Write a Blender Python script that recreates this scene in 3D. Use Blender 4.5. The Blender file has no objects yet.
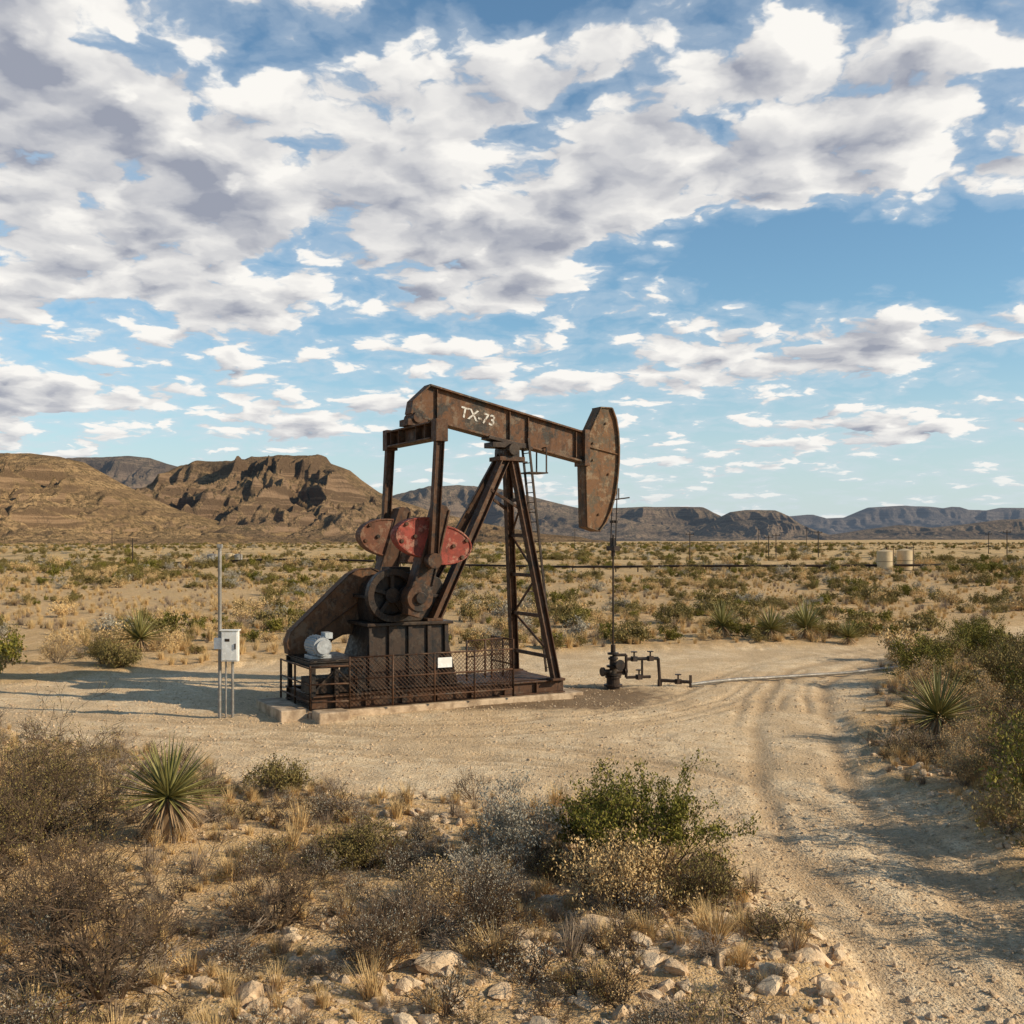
import bpy, bmesh, math, random
import numpy as np
from mathutils import Vector, Matrix, Euler
scene=bpy.context.scene
R0=random.Random(7); rs=np.random.RandomState(11)
CAMH=4.5
# ---------------------------------------------------------------- noise
def vnoise(x,y,seed=0):
    x=np.asarray(x,float); y=np.asarray(y,float)
    xi=np.floor(x); yi=np.floor(y); xf=x-xi; yf=y-yi
    def h(a,b):
        s=np.sin(a*127.1+b*311.7+seed*74.7)*43758.5453
        return s-np.floor(s)
    u=xf*xf*(3-2*xf); v=yf*yf*(3-2*yf)
    return (h(xi,yi)*(1-u)+h(xi+1,yi)*u)*(1-v)+(h(xi,yi+1)*(1-u)+h(xi+1,yi+1)*u)*v
def fbm(x,y,o=4,seed=0,g=.5):
    a=1.;s=0.;t=0.
    for i in range(o):
        s=s+a*vnoise(x*2**i+i*17.3,y*2**i-i*9.1,seed+i); t+=a; a*=g
    return s/t
def ridged(x,y,o=3,seed=0):
    a=1.;s=0.;t=0.
    for i in range(o):
        s=s+a*(1-np.abs(2*vnoise(x*2**i+i*5.3,y*2**i,seed+i)-1)); t+=a; a*=.5
    return s/t
def sstep(a,b,x):
    t=np.clip((x-a)/(b-a),0,1); return t*t*(3-2*t)
# ---------------------------------------------------------------- node helpers
def newmat(name):
    m=bpy.data.materials.new(name); m.use_nodes=True
    nt=m.node_tree; nt.nodes.clear()
    out=nt.nodes.new('ShaderNodeOutputMaterial')
    b=nt.nodes.new('ShaderNodeBsdfPrincipled'); nt.links.new(b.outputs[0],out.inputs[0])
    b.inputs['Roughness'].default_value=.85
    b.inputs['Specular IOR Level'].default_value=.25
    return m,nt,b,out
def S(nt,sock,val):
    if isinstance(val,bpy.types.NodeSocket): nt.links.new(val,sock)
    else: sock.default_value=val
def M(nt,op,a,b=None,c=None,clamp=False):
    n=nt.nodes.new('ShaderNodeMath'); n.operation=op; n.use_clamp=clamp
    S(nt,n.inputs[0],a)
    if b is not None: S(nt,n.inputs[1],b)
    if c is not None: S(nt,n.inputs[2],c)
    return n.outputs[0]
def MR(nt,v,a,b,c=0.,d=1.,smooth=True):
    n=nt.nodes.new('ShaderNodeMapRange'); n.interpolation_type='SMOOTHSTEP' if smooth else 'LINEAR'
    S(nt,n.inputs[0],v); n.inputs[1].default_value=a; n.inputs[2].default_value=b; n.inputs[3].default_value=c; n.inputs[4].default_value=d
    return n.outputs[0]
def MIX(nt,f,a,b,mode='MIX'):
    n=nt.nodes.new('ShaderNodeMix'); n.data_type='RGBA'; n.blend_type=mode
    S(nt,n.inputs[0],f)
    S(nt,n.inputs[6],a if isinstance(a,bpy.types.NodeSocket) else (*a[:3],1))
    S(nt,n.inputs[7],b if isinstance(b,bpy.types.NodeSocket) else (*b[:3],1))
    return n.outputs[2]
def NOISE(nt,vec,scale,detail=4,rough=.55,dist=0.,dim='3D'):
    n=nt.nodes.new('ShaderNodeTexNoise'); n.noise_dimensions=dim; n.inputs['Scale'].default_value=scale
    n.inputs['Detail'].default_value=detail; n.inputs['Roughness'].default_value=rough; n.inputs['Distortion'].default_value=dist
    if vec is not None: nt.links.new(vec,n.inputs['Vector'])
    return n.outputs['Fac']
def VOR(nt,vec,scale,out='Distance'):
    n=nt.nodes.new('ShaderNodeTexVoronoi'); n.voronoi_dimensions='2D'; n.inputs['Scale'].default_value=scale
    nt.links.new(vec,n.inputs['Vector']); return n.outputs[out]
def VM(nt,op,a,b):
    n=nt.nodes.new('ShaderNodeVectorMath'); n.operation=op
    S(nt,n.inputs[0],a); S(nt,n.inputs[1],b); return n.outputs[0]
def BUMP(nt,h,strength,dist):
    n=nt.nodes.new('ShaderNodeBump'); n.inputs['Strength'].default_value=strength; n.inputs['Distance'].default_value=dist
    nt.links.new(h,n.inputs['Height']); return n.outputs[0]
def POS(nt): return nt.nodes.new('ShaderNodeNewGeometry').outputs['Position']
def OBJ(nt): return nt.nodes.new('ShaderNodeTexCoord').outputs['Object']
def ATTR(nt,name):
    n=nt.nodes.new('ShaderNodeAttribute'); n.attribute_name=name; return n.outputs['Fac']
# ---------------------------------------------------------------- terrain definition
PAD=[(-40,33.5),(-21,32.8),(-15.2,33.0),(-12.2,36.9),(-7.7,39.9),(-.5,42.3),(7.6,44.2),(14.2,46.3),(20,50),(27,56),(60,80),(62,72),(30,49),(20,44.5),(15.7,42.3),(12.5,38),(11.05,32.6),(8.6,27.5),(8.0,24.5),(6.9,21),(6.84,19.6),(7.0,17.5),(6.7,14.5),(6.0,11),(5.4,6),(5,-8),(2.4,-8),(2.9,6),(3.3,10.2),(3.3,12.6),(3.07,14.5),(2.8,16.4),(1.4,17.9),(-1.07,18.9),(-3.1,18.9),(-5.2,20.5),(-8.3,23.4),(-11.7,25.1),(-17,26.5),(-40,27)]
def sdf_poly(x,y,poly):
    x=np.asarray(x,float); y=np.asarray(y,float)
    d=np.full(x.shape,1e9); ins=np.zeros(x.shape,bool); n=len(poly)
    for i in range(n):
        ax,ay=poly[i]; bx,by=poly[(i+1)%n]
        ex,ey=bx-ax,by-ay; wx,wy=x-ax,y-ay
        t=np.clip((wx*ex+wy*ey)/(ex*ex+ey*ey),0,1)
        d=np.minimum(d,(wx-ex*t)**2+(wy-ey*t)**2)
        c=((ay>y)!=(by>y)); 
        with np.errstate(all='ignore'):
            xi=(bx-ax)*(y-ay)/(by-ay if by!=ay else 1e-9)+ax
        ins^=(c&(x<xi))
    d=np.sqrt(d); return np.where(ins,d,-d)
def dist_line(x,y,pl):
    d=np.full(np.shape(x),1e9)
    for (ax,ay),(bx,by) in zip(pl[:-1],pl[1:]):
        ex,ey=bx-ax,by-ay; wx,wy=x-ax,y-ay
        t=np.clip((wx*ex+wy*ey)/(ex*ex+ey*ey),0,1)
        d=np.minimum(d,np.hypot(wx-ex*t,wy-ey*t))
    return d
def smoothline(pl,it=3):
    for _ in range(it):
        q=[pl[0]]
        for a,b in zip(pl[:-1],pl[1:]):
            q+=[(a[0]*.75+b[0]*.25,a[1]*.75+b[1]*.25),(a[0]*.25+b[0]*.75,a[1]*.25+b[1]*.75)]
        q.append(pl[-1]); pl=q
    return pl
TR1=smoothline([(4.0,-8),(4.3,8),(4.6,13),(5.0,18),(6.2,24),(7.6,30),(9.5,36),(13,41),(20,46.5),(30,53),(60,76)],2)
TR2=smoothline([(4.8,-8),(5.1,8),(5.3,12),(4.6,18),(2.2,22.5),(-3,24.2),(-9,26.5),(-18,29),(-40,30)],2)
TR3=smoothline([(-40,31),(-16,29.5),(-8,25.5),(0,25.8),(5,29.5),(8,37),(13,43),(22,49),(60,78)],2)
def pmask(x,y):
    s=sdf_poly(x,y,PAD)
    s=s+1.5*(fbm(x*.7,y*.7,4,3)-.5)+.5*(vnoise(x*4,y*4,9)-.5)
    return sstep(-.55,.55,s)
def ruts(x,y):
    wob=.35*(fbm(x*.5,y*.5,2,40)-.5)
    r=np.zeros(np.shape(x))
    for i,t in enumerate((TR1,TR2,TR3)):
        d=dist_line(x,y,t)+wob
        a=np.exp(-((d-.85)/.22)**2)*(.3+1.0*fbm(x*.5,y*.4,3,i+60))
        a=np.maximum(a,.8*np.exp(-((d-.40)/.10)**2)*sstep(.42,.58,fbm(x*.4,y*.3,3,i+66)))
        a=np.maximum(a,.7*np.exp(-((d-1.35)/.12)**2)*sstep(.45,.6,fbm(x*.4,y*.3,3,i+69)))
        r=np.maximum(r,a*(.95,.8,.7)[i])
    return r
def terr(x,y,m=None,r=None):
    x=np.asarray(x,float); y=np.asarray(y,float)
    if m is None: m=pmask(x,y)
    if r is None: r=ruts(x,y)
    rng=np.hypot(x,y)
    z=(1-m)*(.12+.38*(fbm(x*.35,y*.35,4,5)-.45)+.12*(fbm(x*2.1,y*2.1,3,6)-.5))
    z=z+m*(.08*(fbm(x*.3,y*.3,3,8)-.5)+.07*(fbm(x*1.8,y*1.8,3,12)-.5)-.08*r)
    z=z+.024*(fbm(x*8,y*8,2,14)-.5)*(rng<60)
    far=sstep(48,130,y+.25*np.abs(x))
    z=z+far*(1-m)*(2.6*(fbm(x/60,y/38,3,21)-.52)*(1-.6*sstep(400,900,rng)))
    return z
def tz(x,y): return float(terr(np.array([x]),np.array([y]))[0])
def axis(a,b,step,lim0,lim1,g):
    mid=list(np.arange(a,b+1e-6,step)); s=step;p=b;hi=[]
    while p<lim1: s*=g;p+=s;hi.append(p)
    s=step;p=a;lo=[]
    while p>lim0: s*=g;p-=s;lo.append(p)
    return np.array(lo[::-1]+mid+hi)
def grid_mesh(name,X,Y,Z,attrs={},smooth=True):
    ny,nx=X.shape
    co=np.stack([X,Y,Z],-1).reshape(-1,3).astype(np.float32)
    i=np.arange(ny*nx).reshape(ny,nx)
    q=np.stack([i[:-1,:-1],i[:-1,1:],i[1:,1:],i[1:,:-1]],-1).reshape(-1,4).astype(np.int32)
    me=bpy.data.meshes.new(name); me.vertices.add(len(co)); me.vertices.foreach_set('co',co.ravel())
    me.loops.add(q.size); me.loops.foreach_set('vertex_index',q.ravel())
    me.polygons.add(len(q)); me.polygons.foreach_set('loop_start',np.arange(0,q.size,4,dtype=np.int32))
    me.polygons.foreach_set('use_smooth',np.full(len(q),smooth))
    me.update(calc_edges=True)
    for k,v in attrs.items():
        a=me.attributes.new(k,'FLOAT','POINT'); a.data.foreach_set('value',v.ravel().astype(np.float32))
    o=bpy.data.objects.new(name,me); scene.collection.objects.link(o); return o
# ground sheet
gx=axis(-13,13,.11,-6500,6500,1.05); gy=axis(8,34,.11,-900,9000,1.045)
GX,GY=np.meshgrid(gx,gy); m_=pmask(GX,GY); r_=ruts(GX,GY)
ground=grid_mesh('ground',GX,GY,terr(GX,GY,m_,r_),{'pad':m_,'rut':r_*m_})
mat,nt,b,out=newmat('desert_ground')
p=POS(nt); pad=ATTR(nt,'pad'); rut=ATTR(nt,'rut')
nb=NOISE(nt,p,.35,3,.6,0,'2D'); nm=NOISE(nt,p,2.2,4,.65,0,'2D'); nf=NOISE(nt,p,15,3,.7,0,'2D')
gr=VOR(nt,p,24); gc=VOR(nt,p,24,'Color')
scrub=MIX(nt,MR(nt,nm,.35,.65),(.52,.32,.14),(.74,.50,.25))
scrub=MIX(nt,MR(nt,nb,.42,.62,0,.7),scrub,(.61,.405,.185))
sep=nt.nodes.new('ShaderNodeSeparateXYZ'); nt.links.new(p,sep.inputs[0])
fard=MR(nt,sep.outputs[1],60,260)
spk=NOISE(nt,VM(nt,'MULTIPLY',p,(.16,.06,.1)),1.,4,.75,0,'2D')
farcol=MIX(nt,MR(nt,nb,.38,.62),(.74,.49,.21),(.56,.37,.165))
farcol=MIX(nt,MR(nt,spk,.52,.62,0,.8),farcol,(.18,.135,.055))
scrub=MIX(nt,fard,scrub,farcol)
padc=MIX(nt,MR(nt,nm,.3,.7),(.74,.525,.30),(.90,.69,.43))
padc=MIX(nt,MR(nt,nb,.40,.62,0,.75),padc,(.66,.455,.25))
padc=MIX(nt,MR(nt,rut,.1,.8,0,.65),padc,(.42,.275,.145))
def stain(cx,cy,rx,ry):
    dx=M(nt,'DIVIDE',M(nt,'SUBTRACT',sep.outputs[0],cx),rx); dy=M(nt,'DIVIDE',M(nt,'SUBTRACT',sep.outputs[1],cy),ry)
    return M(nt,'EXPONENT',M(nt,'MULTIPLY',M(nt,'ADD',M(nt,'MULTIPLY',dx,dx),M(nt,'MULTIPLY',dy,dy)),-1.))
stn=M(nt,'ADD',stain(2.2,31.6,2.4,2.1),M(nt,'MULTIPLY',stain(-.8,29.4,3.8,1.0),.6))
stn=MR(nt,M(nt,'ADD',stn,M(nt,'MULTIPLY',nm,.9)),.68,1.15,0,.85)
padc=MIX(nt,stn,padc,(.12,.07,.037))
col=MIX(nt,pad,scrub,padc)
sc=nt.nodes.new('ShaderNodeSeparateColor'); nt.links.new(gc,sc.inputs[0])
stone=M(nt,'MULTIPLY',MR(nt,sc.outputs[0],.50,.65),MR(nt,gr,.22,.4,1,0))
col=MIX(nt,M(nt,'MULTIPLY',M(nt,'MULTIPLY',stone,.75),M(nt,'SUBTRACT',1.,M(nt,'MULTIPLY',stn,.8))),col,MIX(nt,sc.outputs[1],(.28,.18,.105),(.90,.73,.51)))
col=MIX(nt,MR(nt,nf,.40,.70,.0,.5),col,(.33,.21,.11))
nt.links.new(col,b.inputs['Base Color']); b.inputs['Roughness'].default_value=.95; b.inputs['Specular IOR Level'].default_value=.1
h=M(nt,'ADD',M(nt,'MULTIPLY',stone,1.2),M(nt,'MULTIPLY',nf,2.))
nt.links.new(BUMP(nt,h,.65,.028),b.inputs['Normal'])
ground.data.materials.append(mat)
# ---------------------------------------------------------------- hills
def hillmat(name,haze_glow,slope_c,cliff_c,dark_c,scl):
    m,nt,b,out=newmat(name); p=POS(nt)
    g=nt.nodes.new('ShaderNodeNewGeometry'); sp=nt.nodes.new('ShaderNodeSeparateXYZ'); nt.links.new(g.outputs['Normal'],sp.inputs[0])
    n=NOISE(nt,p,.012/scl,4,.6); sl=MIX(nt,MR(nt,n,.35,.65),slope_c,tuple(c*.7 for c in slope_c))
    spk=NOISE(nt,p,.15/scl,4,.85); sl=MIX(nt,MR(nt,spk,.47,.57,0,.8),sl,dark_c)
    wv_=NOISE(nt,p,.01/scl,3,.6)
    pz=nt.nodes.new('ShaderNodeCombineXYZ'); sp2=nt.nodes.new('ShaderNodeSeparateXYZ'); nt.links.new(p,sp2.inputs[0])
    nt.links.new(M(nt,'MULTIPLY',sp2.outputs[0],.002/scl),pz.inputs[0]); nt.links.new(M(nt,'MULTIPLY',sp2.outputs[1],.002/scl),pz.inputs[1]); nt.links.new(M(nt,'MULTIPLY',M(nt,'ADD',sp2.outputs[2],M(nt,'MULTIPLY',wv_,12*scl)),.13/scl),pz.inputs[2])
    strata=NOISE(nt,pz.outputs[0],1.,3,.75)
    cl=MIX(nt,MR(nt,strata,.42,.56),cliff_c,tuple(c*.45 for c in cliff_c))
    c=MIX(nt,MR(nt,sp.outputs[2],.55,.78),cl,sl)
    c=MIX(nt,MR(nt,strata,.52,.57,0,.55),c,tuple(x*.55 for x in cliff_c))
    nt.links.new(c,b.inputs['Base Color']); b.inputs['Roughness'].default_value=1; b.inputs['Specular IOR Level'].default_value=0
    nt.links.new(BUMP(nt,NOISE(nt,p,.05/scl,6,.8),1.,12*scl),b.inputs['Normal'])
    e=nt.nodes.new('ShaderNodeEmission'); e.inputs[0].default_value=(.32,.40,.52,1); e.inputs[1].default_value=.75  # aerial haze painted in: bluish glow mixed into the rock shader
    mx=nt.nodes.new('ShaderNodeMixShader'); mx.inputs[0].default_value=haze_glow
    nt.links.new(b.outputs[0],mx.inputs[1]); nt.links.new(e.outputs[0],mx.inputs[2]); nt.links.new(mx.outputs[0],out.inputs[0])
    return m
def hills(name,prof,u,W,back,gs,seed,mat,nx=560,ny=170,cliff=.15,gul=.26,amp=.14):
    D=1100*u
    px=np.array([a for a,_ in prof],float); ph=np.array([538-c for _,c in prof],float)*u
    xs=np.linspace((px[0]-512)*u,(px[-1]-512)*u,nx); ys=np.concatenate([np.linspace(D-W,D,ny),np.linspace(D,D+back,24)[1:]])
    X,Y=np.meshgrid(xs,ys)
    H=np.interp(X,(px-512)*u,ph)+4.5
    H=H*(1+.02*(fbm(X/(gs*.3),Y/gs,3,seed+50)-.5))
    t=(Y-(D-W))/W
    wx=X+gs*.7*(fbm(X/gs,Y/gs,3,seed+9)-.5)
    g=ridged(wx/(gs*.55),Y/(gs*3.0),3,seed); g2=ridged(wx/(gs*.15),Y/(gs*.6),3,seed+5)
    edge=np.minimum(1,np.minimum(X-xs[0],xs[-1]-X)/(gs*1.0)+.0)
    w=1-sstep(.66,.95,t)
    tt=t+w*(gul*(g-.58)+.12*(g2-.5)+.08*(fbm(X/(gs*2.2),Y/(gs*2.2),2,seed+3)-.5))
    k=np.clip(tt/.93,0,1)
    sh=(.89-cliff)*(.35*k+.65*k**1.9)+.03*sstep(.48,.50,tt)+.04*sstep(.60,.62,tt)+.04*sstep(.72,.74,tt)+cliff*sstep(.84,.88,tt)
    e=np.clip(4*t*(1-t),0,1)
    Z=H*(sh-amp*e*(1-g)-.11*e*(1-g2)); 
    low=20*u*(ridged(wx/(gs*.45),Y/(gs*.55),3,seed+30)-.2)*np.clip(3*t,0,1)*(1-np.clip(t*1.6-.4,0,1))
    Z=Z+low*.5*np.clip(H/(40*u),0,1)
    Z=np.minimum(Z,H)
    Z=Z*np.clip(1-(Y-D)/back,0,1)**.5
    Z=np.where(H<8,np.minimum(Z,H*.8),Z)-2.5
    Z=Z*np.clip(edge*1.5,0,1)-3*(1-np.clip(edge*1.5,0,1))
    o=grid_mesh(name,X,Y,Z); o.data.materials.append(mat); return o
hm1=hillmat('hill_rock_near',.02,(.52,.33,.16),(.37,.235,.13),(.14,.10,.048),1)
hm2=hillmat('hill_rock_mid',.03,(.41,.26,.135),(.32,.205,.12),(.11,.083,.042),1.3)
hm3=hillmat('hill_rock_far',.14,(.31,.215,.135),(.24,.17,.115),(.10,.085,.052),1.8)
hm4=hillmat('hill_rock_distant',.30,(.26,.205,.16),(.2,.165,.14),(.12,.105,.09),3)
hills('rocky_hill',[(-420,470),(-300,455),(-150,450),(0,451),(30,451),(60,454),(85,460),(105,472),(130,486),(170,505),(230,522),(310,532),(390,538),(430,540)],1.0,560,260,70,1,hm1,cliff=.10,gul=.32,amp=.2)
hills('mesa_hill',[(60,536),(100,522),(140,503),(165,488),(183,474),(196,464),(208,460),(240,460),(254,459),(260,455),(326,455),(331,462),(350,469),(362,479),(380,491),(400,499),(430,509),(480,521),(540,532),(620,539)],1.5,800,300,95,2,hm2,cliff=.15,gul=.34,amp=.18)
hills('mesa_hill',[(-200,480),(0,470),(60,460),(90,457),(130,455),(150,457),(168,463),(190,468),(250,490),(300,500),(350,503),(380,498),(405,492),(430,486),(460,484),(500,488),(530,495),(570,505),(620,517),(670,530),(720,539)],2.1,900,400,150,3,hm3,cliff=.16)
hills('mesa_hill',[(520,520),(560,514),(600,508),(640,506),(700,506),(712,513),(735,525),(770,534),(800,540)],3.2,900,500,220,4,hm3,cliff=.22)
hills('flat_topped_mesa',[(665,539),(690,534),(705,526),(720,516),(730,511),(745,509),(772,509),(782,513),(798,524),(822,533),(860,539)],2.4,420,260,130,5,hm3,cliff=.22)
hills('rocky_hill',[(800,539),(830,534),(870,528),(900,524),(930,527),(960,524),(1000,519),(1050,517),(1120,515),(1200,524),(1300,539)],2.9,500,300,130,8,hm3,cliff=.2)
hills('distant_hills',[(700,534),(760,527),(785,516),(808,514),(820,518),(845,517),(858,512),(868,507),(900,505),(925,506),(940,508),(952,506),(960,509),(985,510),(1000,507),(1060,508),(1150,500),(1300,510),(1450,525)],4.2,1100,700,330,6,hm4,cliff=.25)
# ---------------------------------------------------------------- mesh builder
class MB:
    def __init__(s): s.V=[];s.F=[];s.MI=[];s.mi=0
    def add(s,vs,fs):
        k=len(s.V); s.V+= [tuple(v) for v in vs]; s.F+=[tuple(i+k for i in f) for f in fs]; s.MI+=[s.mi]*len(fs)
    def box(s,c,d,M4=None):
        x,y,z=d[0]/2,d[1]/2,d[2]/2; vs=[Vector((a*x,bb*y,cc*z)) for a in(-1,1) for bb in(-1,1) for cc in(-1,1)]
        if M4 is not None: vs=[M4@v for v in vs]
        s.add([v+Vector(c) for v in vs],[(0,1,3,2),(4,6,7,5),(0,4,5,1),(2,3,7,6),(0,2,6,4),(1,5,7,3)])
    def b2(s,a,c): s.box([(i+j)/2 for i,j in zip(a,c)],[abs(i-j) for i,j in zip(a,c)])
    def beam(s,p0,p1,w,h,ref=(0,0,1)):
        p0=Vector(p0);p1=Vector(p1); d=(p1-p0); L=d.length; d.normalize(); r=Vector(ref)
        if abs(d.dot(r))>.96: r=Vector((1,0,0))
        y=r.cross(d).normalized(); z=d.cross(y)
        s.box((p0+p1)/2,(L,w,h),Matrix((d,y,z)).transposed())
    def ibeam(s,p0,p1,w,h,t=.03,ref=(0,0,1)):
        p0=Vector(p0);p1=Vector(p1); d=(p1-p0).normalized(); r=Vector(ref)
        if abs(d.dot(r))>.96: r=Vector((1,0,0))
        y=r.cross(d).normalized(); z=d.cross(y)
        o=z*(h/2-t/2)
        s.beam(p0+o,p1+o,w,t,ref); s.beam(p0-o,p1-o,w,t,ref); s.beam(p0,p1,t,h-2*t-.004,ref)
    def cyl(s,p0,p1,r,n=16,r1=None):
        p0=Vector(p0);p1=Vector(p1); r1=r if r1 is None else r1
        d=(p1-p0).normalized(); u=d.orthogonal().normalized(); w=d.cross(u); vs=[]
        for p,rr in((p0,r),(p1,r1)):
            for i in range(n):
                a=2*math.pi*i/n; vs.append(p+(u*math.cos(a)+w*math.sin(a))*rr)
        s.add(vs,[(i,(i+1)%n,n+(i+1)%n,n+i) for i in range(n)]+[tuple(range(n))[::-1],tuple(range(n,2*n))])
    def prism(s,poly,v0,v1):
        n=len(poly); s.add([(a,v0,z) for a,z in poly]+[(a,v1,z) for a,z in poly],
          [tuple(range(n)),tuple(range(n,2*n))[::-1]]+[(i,(i+1)%n,n+(i+1)%n,n+i) for i in range(n)])
    def tube(s,pts,r,n=8):
        for a,c in zip(pts[:-1],pts[1:]): s.cyl(a,c,r,n)
    def obj(s,name,mats,parent=None,bevel=0,smooth=False,link=True,recalc=True):
        me=bpy.data.meshes.new(name); me.from_pydata(s.V,[],s.F)
        for m in (mats if isinstance(mats,(list,tuple)) else [mats]): me.materials.append(m)
        me.polygons.foreach_set('material_index',s.MI)
        if recalc:
            bm=bmesh.new(); bm.from_mesh(me); bmesh.ops.recalc_face_normals(bm,faces=bm.faces); bm.to_mesh(me); bm.free()
        if smooth: me.polygons.foreach_set('use_smooth',[True]*len(me.polygons))
        o=bpy.data.objects.new(name,me)
        if link: scene.collection.objects.link(o)
        if parent: o.parent=parent
        if bevel:
            bv=o.modifiers.new('bevel','BEVEL'); bv.width=bevel; bv.segments=2; bv.limit_method='ANGLE'; bv.angle_limit=math.radians(40)
        return o
def empty(name,loc,rz=0):
    e=bpy.data.objects.new(name,None); scene.collection.objects.link(e); e.location=loc; e.rotation_euler=(0,0,rz); e.empty_display_size=.3; return e
# ---------------------------------------------------------------- metal materials
def metal(name,base,rust,light,amt=.5,rough=.65,lightamt=.3,metallic=.1,streak=.5,stc=None):
    m,nt,b,out=newmat(name); p=OBJ(nt)
    n1=NOISE(nt,p,1.5,7,.75); n2=NOISE(nt,p,9,4,.75); st=NOISE(nt,VM(nt,'MULTIPLY',VM(nt,'ADD',p,(2,9,4)),(4.5,4.5,1.6)),1.,5,.75); n3=NOISE(nt,VM(nt,'ADD',p,(7,3,1)),3.2,6,.78)
    c=MIX(nt,MR(nt,n1,.50-.2*amt,.58-.2*amt),base,rust)
    c=MIX(nt,MR(nt,st,.50,.58,0,streak),c,stc or tuple(x*.45 for x in base))
    c=MIX(nt,MR(nt,n3,.53,.59,0,lightamt),c,light)
    c=MIX(nt,MR(nt,n2,.54,.62,0,lightamt*.9),c,tuple(x*1.6 for x in rust))
    nt.links.new(c,b.inputs['Base Color']); b.inputs['Metallic'].default_value=metallic
    nt.links.new(MR(nt,n2,.3,.7,rough-.15,rough+.2),b.inputs['Roughness'])
    nt.links.new(BUMP(nt,n3,.35,.02),b.inputs['Normal']); return m
steel=metal('weathered_brown_steel',(.034,.027,.022),(.09,.043,.022),(.17,.12,.08),lightamt=.4)
dark=metal('oily_dark_steel',(.021,.017,.015),(.045,.027,.017),(.10,.075,.052),.4,.5,.3)
beamm=metal('rusty_beam_paint',(.056,.045,.035),(.13,.062,.03),(.22,.165,.11),.35,lightamt=.5)
headm=metal('horse_head_paint',(.11,.08,.05),(.165,.082,.038),(.30,.22,.135),.35,.7,.55)
redm=metal('faded_red_paint',(.32,.065,.045),(.22,.048,.032),(.42,.22,.15),.35,.75,.6,0,.5,(.055,.03,.02))
redd=metal('rusted_red_paint',(.14,.075,.045),(.15,.06,.033),(.30,.19,.12),.5,.7,.5,0)
brown=metal('belt_guard_rust',(.09,.058,.037),(.16,.078,.038),(.24,.17,.11),.45,.75,.45,streak=.45)
greym=metal('motor_grey',(.42,.43,.42),(.36,.36,.35),(.55,.56,.55),.3,.5,.4,0,.4,(.15,.15,.15))
galv=metal('galvanised_steel',(.34,.32,.29),(.24,.215,.18),(.44,.41,.37),.4,.5,.3,.2,.3)
whitep=metal('white_enamel',(.80,.79,.75),(.72,.70,.64),(.82,.81,.78),.2,.45,.3,0,.2,(.5,.41,.3))
tanp=metal('tan_tank_paint',(.66,.50,.30),(.60,.45,.26),(.70,.55,.36),.4,.6,.2,0,.25,(.45,.33,.2))
m,nt,b,out=newmat('white_letter_paint'); pp=OBJ(nt)
nt.links.new(MIX(nt,MR(nt,NOISE(nt,pp,8,5,.75),.48,.60),(.66,.62,.54),(.22,.15,.10)),b.inputs['Base Color']); letter=m
m,nt,b,out=newmat('concrete'); pp=OBJ(nt)
nt.links.new(MIX(nt,MR(nt,NOISE(nt,pp,2.5,7,.65),.35,.65),(.58,.43,.28),(.28,.19,.115)),b.inputs['Base Color'])
nt.links.new(BUMP(nt,NOISE(nt,pp,18,6,.7),.5,.03),b.inputs['Normal']); concrete=m
# ---------------------------------------------------------------- pumpjack
WX,WY,ANG=2.95,33.0,math.radians(28)
def wp(s,v): return (WX+math.cos(ANG)*s-math.sin(ANG)*v, WY+math.sin(ANG)*s+math.cos(ANG)*v)
cf=empty('concrete_foundation',(WX,WY,0),ANG)
q=MB(); q.b2((-9.75,-1.38,-.3),(-2.1,1.38,.17)); q.b2((-10.45,-1.3,-.3),(-9.76,1.0,.26)); q.b2((-9.7,-2.0,-.3),(-8.9,-1.39,.24)); q.b2((-2.09,-.9,-.3),(-1.5,.5,.1)); q.obj('slab',concrete,cf,.03)
pj=empty('oil_pumpjack',(WX,WY,0),ANG)
# skid
q=MB()
for v in(-1.1,1.1): q.ibeam((-9.6,v,.36),(-2.3,v,.36),.24,.36,.035)
for s in(-9.5,-8.6,-7.8,-6.7,-5.6,-4.6,-3.6,-2.5): q.ibeam((s,-1.08,.37),(s,1.08,.37),.16,.3,.025)
for s in(-9.0,-8.2,-7.2,-6.2,-5.2,-4.2,-3.2):
    q.b2((s-.015,-1.215,.22),(s+.015,-1.12,.50))
q.b2((-5.5,-1.0,.545),(-2.5,1.0,.565)); q.obj('skid_frame',steel,pj,.006)
# motor platform
q=MB()
for s in(-9.55,-8.95,-8.35):
    for v in(-1.05,.95): q.beam((s,v,.54),(s,v,1.22),.11,.11)
for v in(-1.05,.95): q.ibeam((-9.65,v,1.30),(-8.2,v,1.30),.14,.16,.02)
for s in(-9.55,-8.95,-8.35): q.ibeam((s,-1.0,1.3),(s,.9,1.3),.12,.14,.02)
q.b2((-9.6,-1.0,1.385),(-8.25,.95,1.41))
q.beam((-9.55,-1.05,.6),(-8.95,-1.05,1.2),.05,.05); q.beam((-8.95,-1.05,1.2),(-8.35,-1.05,.6),.05,.05)
q.b2((-9.6,-.95,.56),(-8.4,-.2,.95)); q.obj('motor_platform',dark,pj,.006)
q=MB(); q.cyl((-9.2,-.75,1.72),(-9.2,.05,1.72),.24,28); q.cyl((-9.2,-.83,1.72),(-9.2,-.755,1.72),.18,24); q.cyl((-9.2,.06,1.72),(-9.2,.13,1.72),.21,24)
for i in range(22):
    a=2*math.pi*i/22; c,s_=math.cos(a),math.sin(a)
    q.beam((-9.2+.255*c,-.68,1.72+.255*s_),(-9.2+.255*c,-.02,1.72+.255*s_),.012,.035,(c,0,s_))
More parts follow.
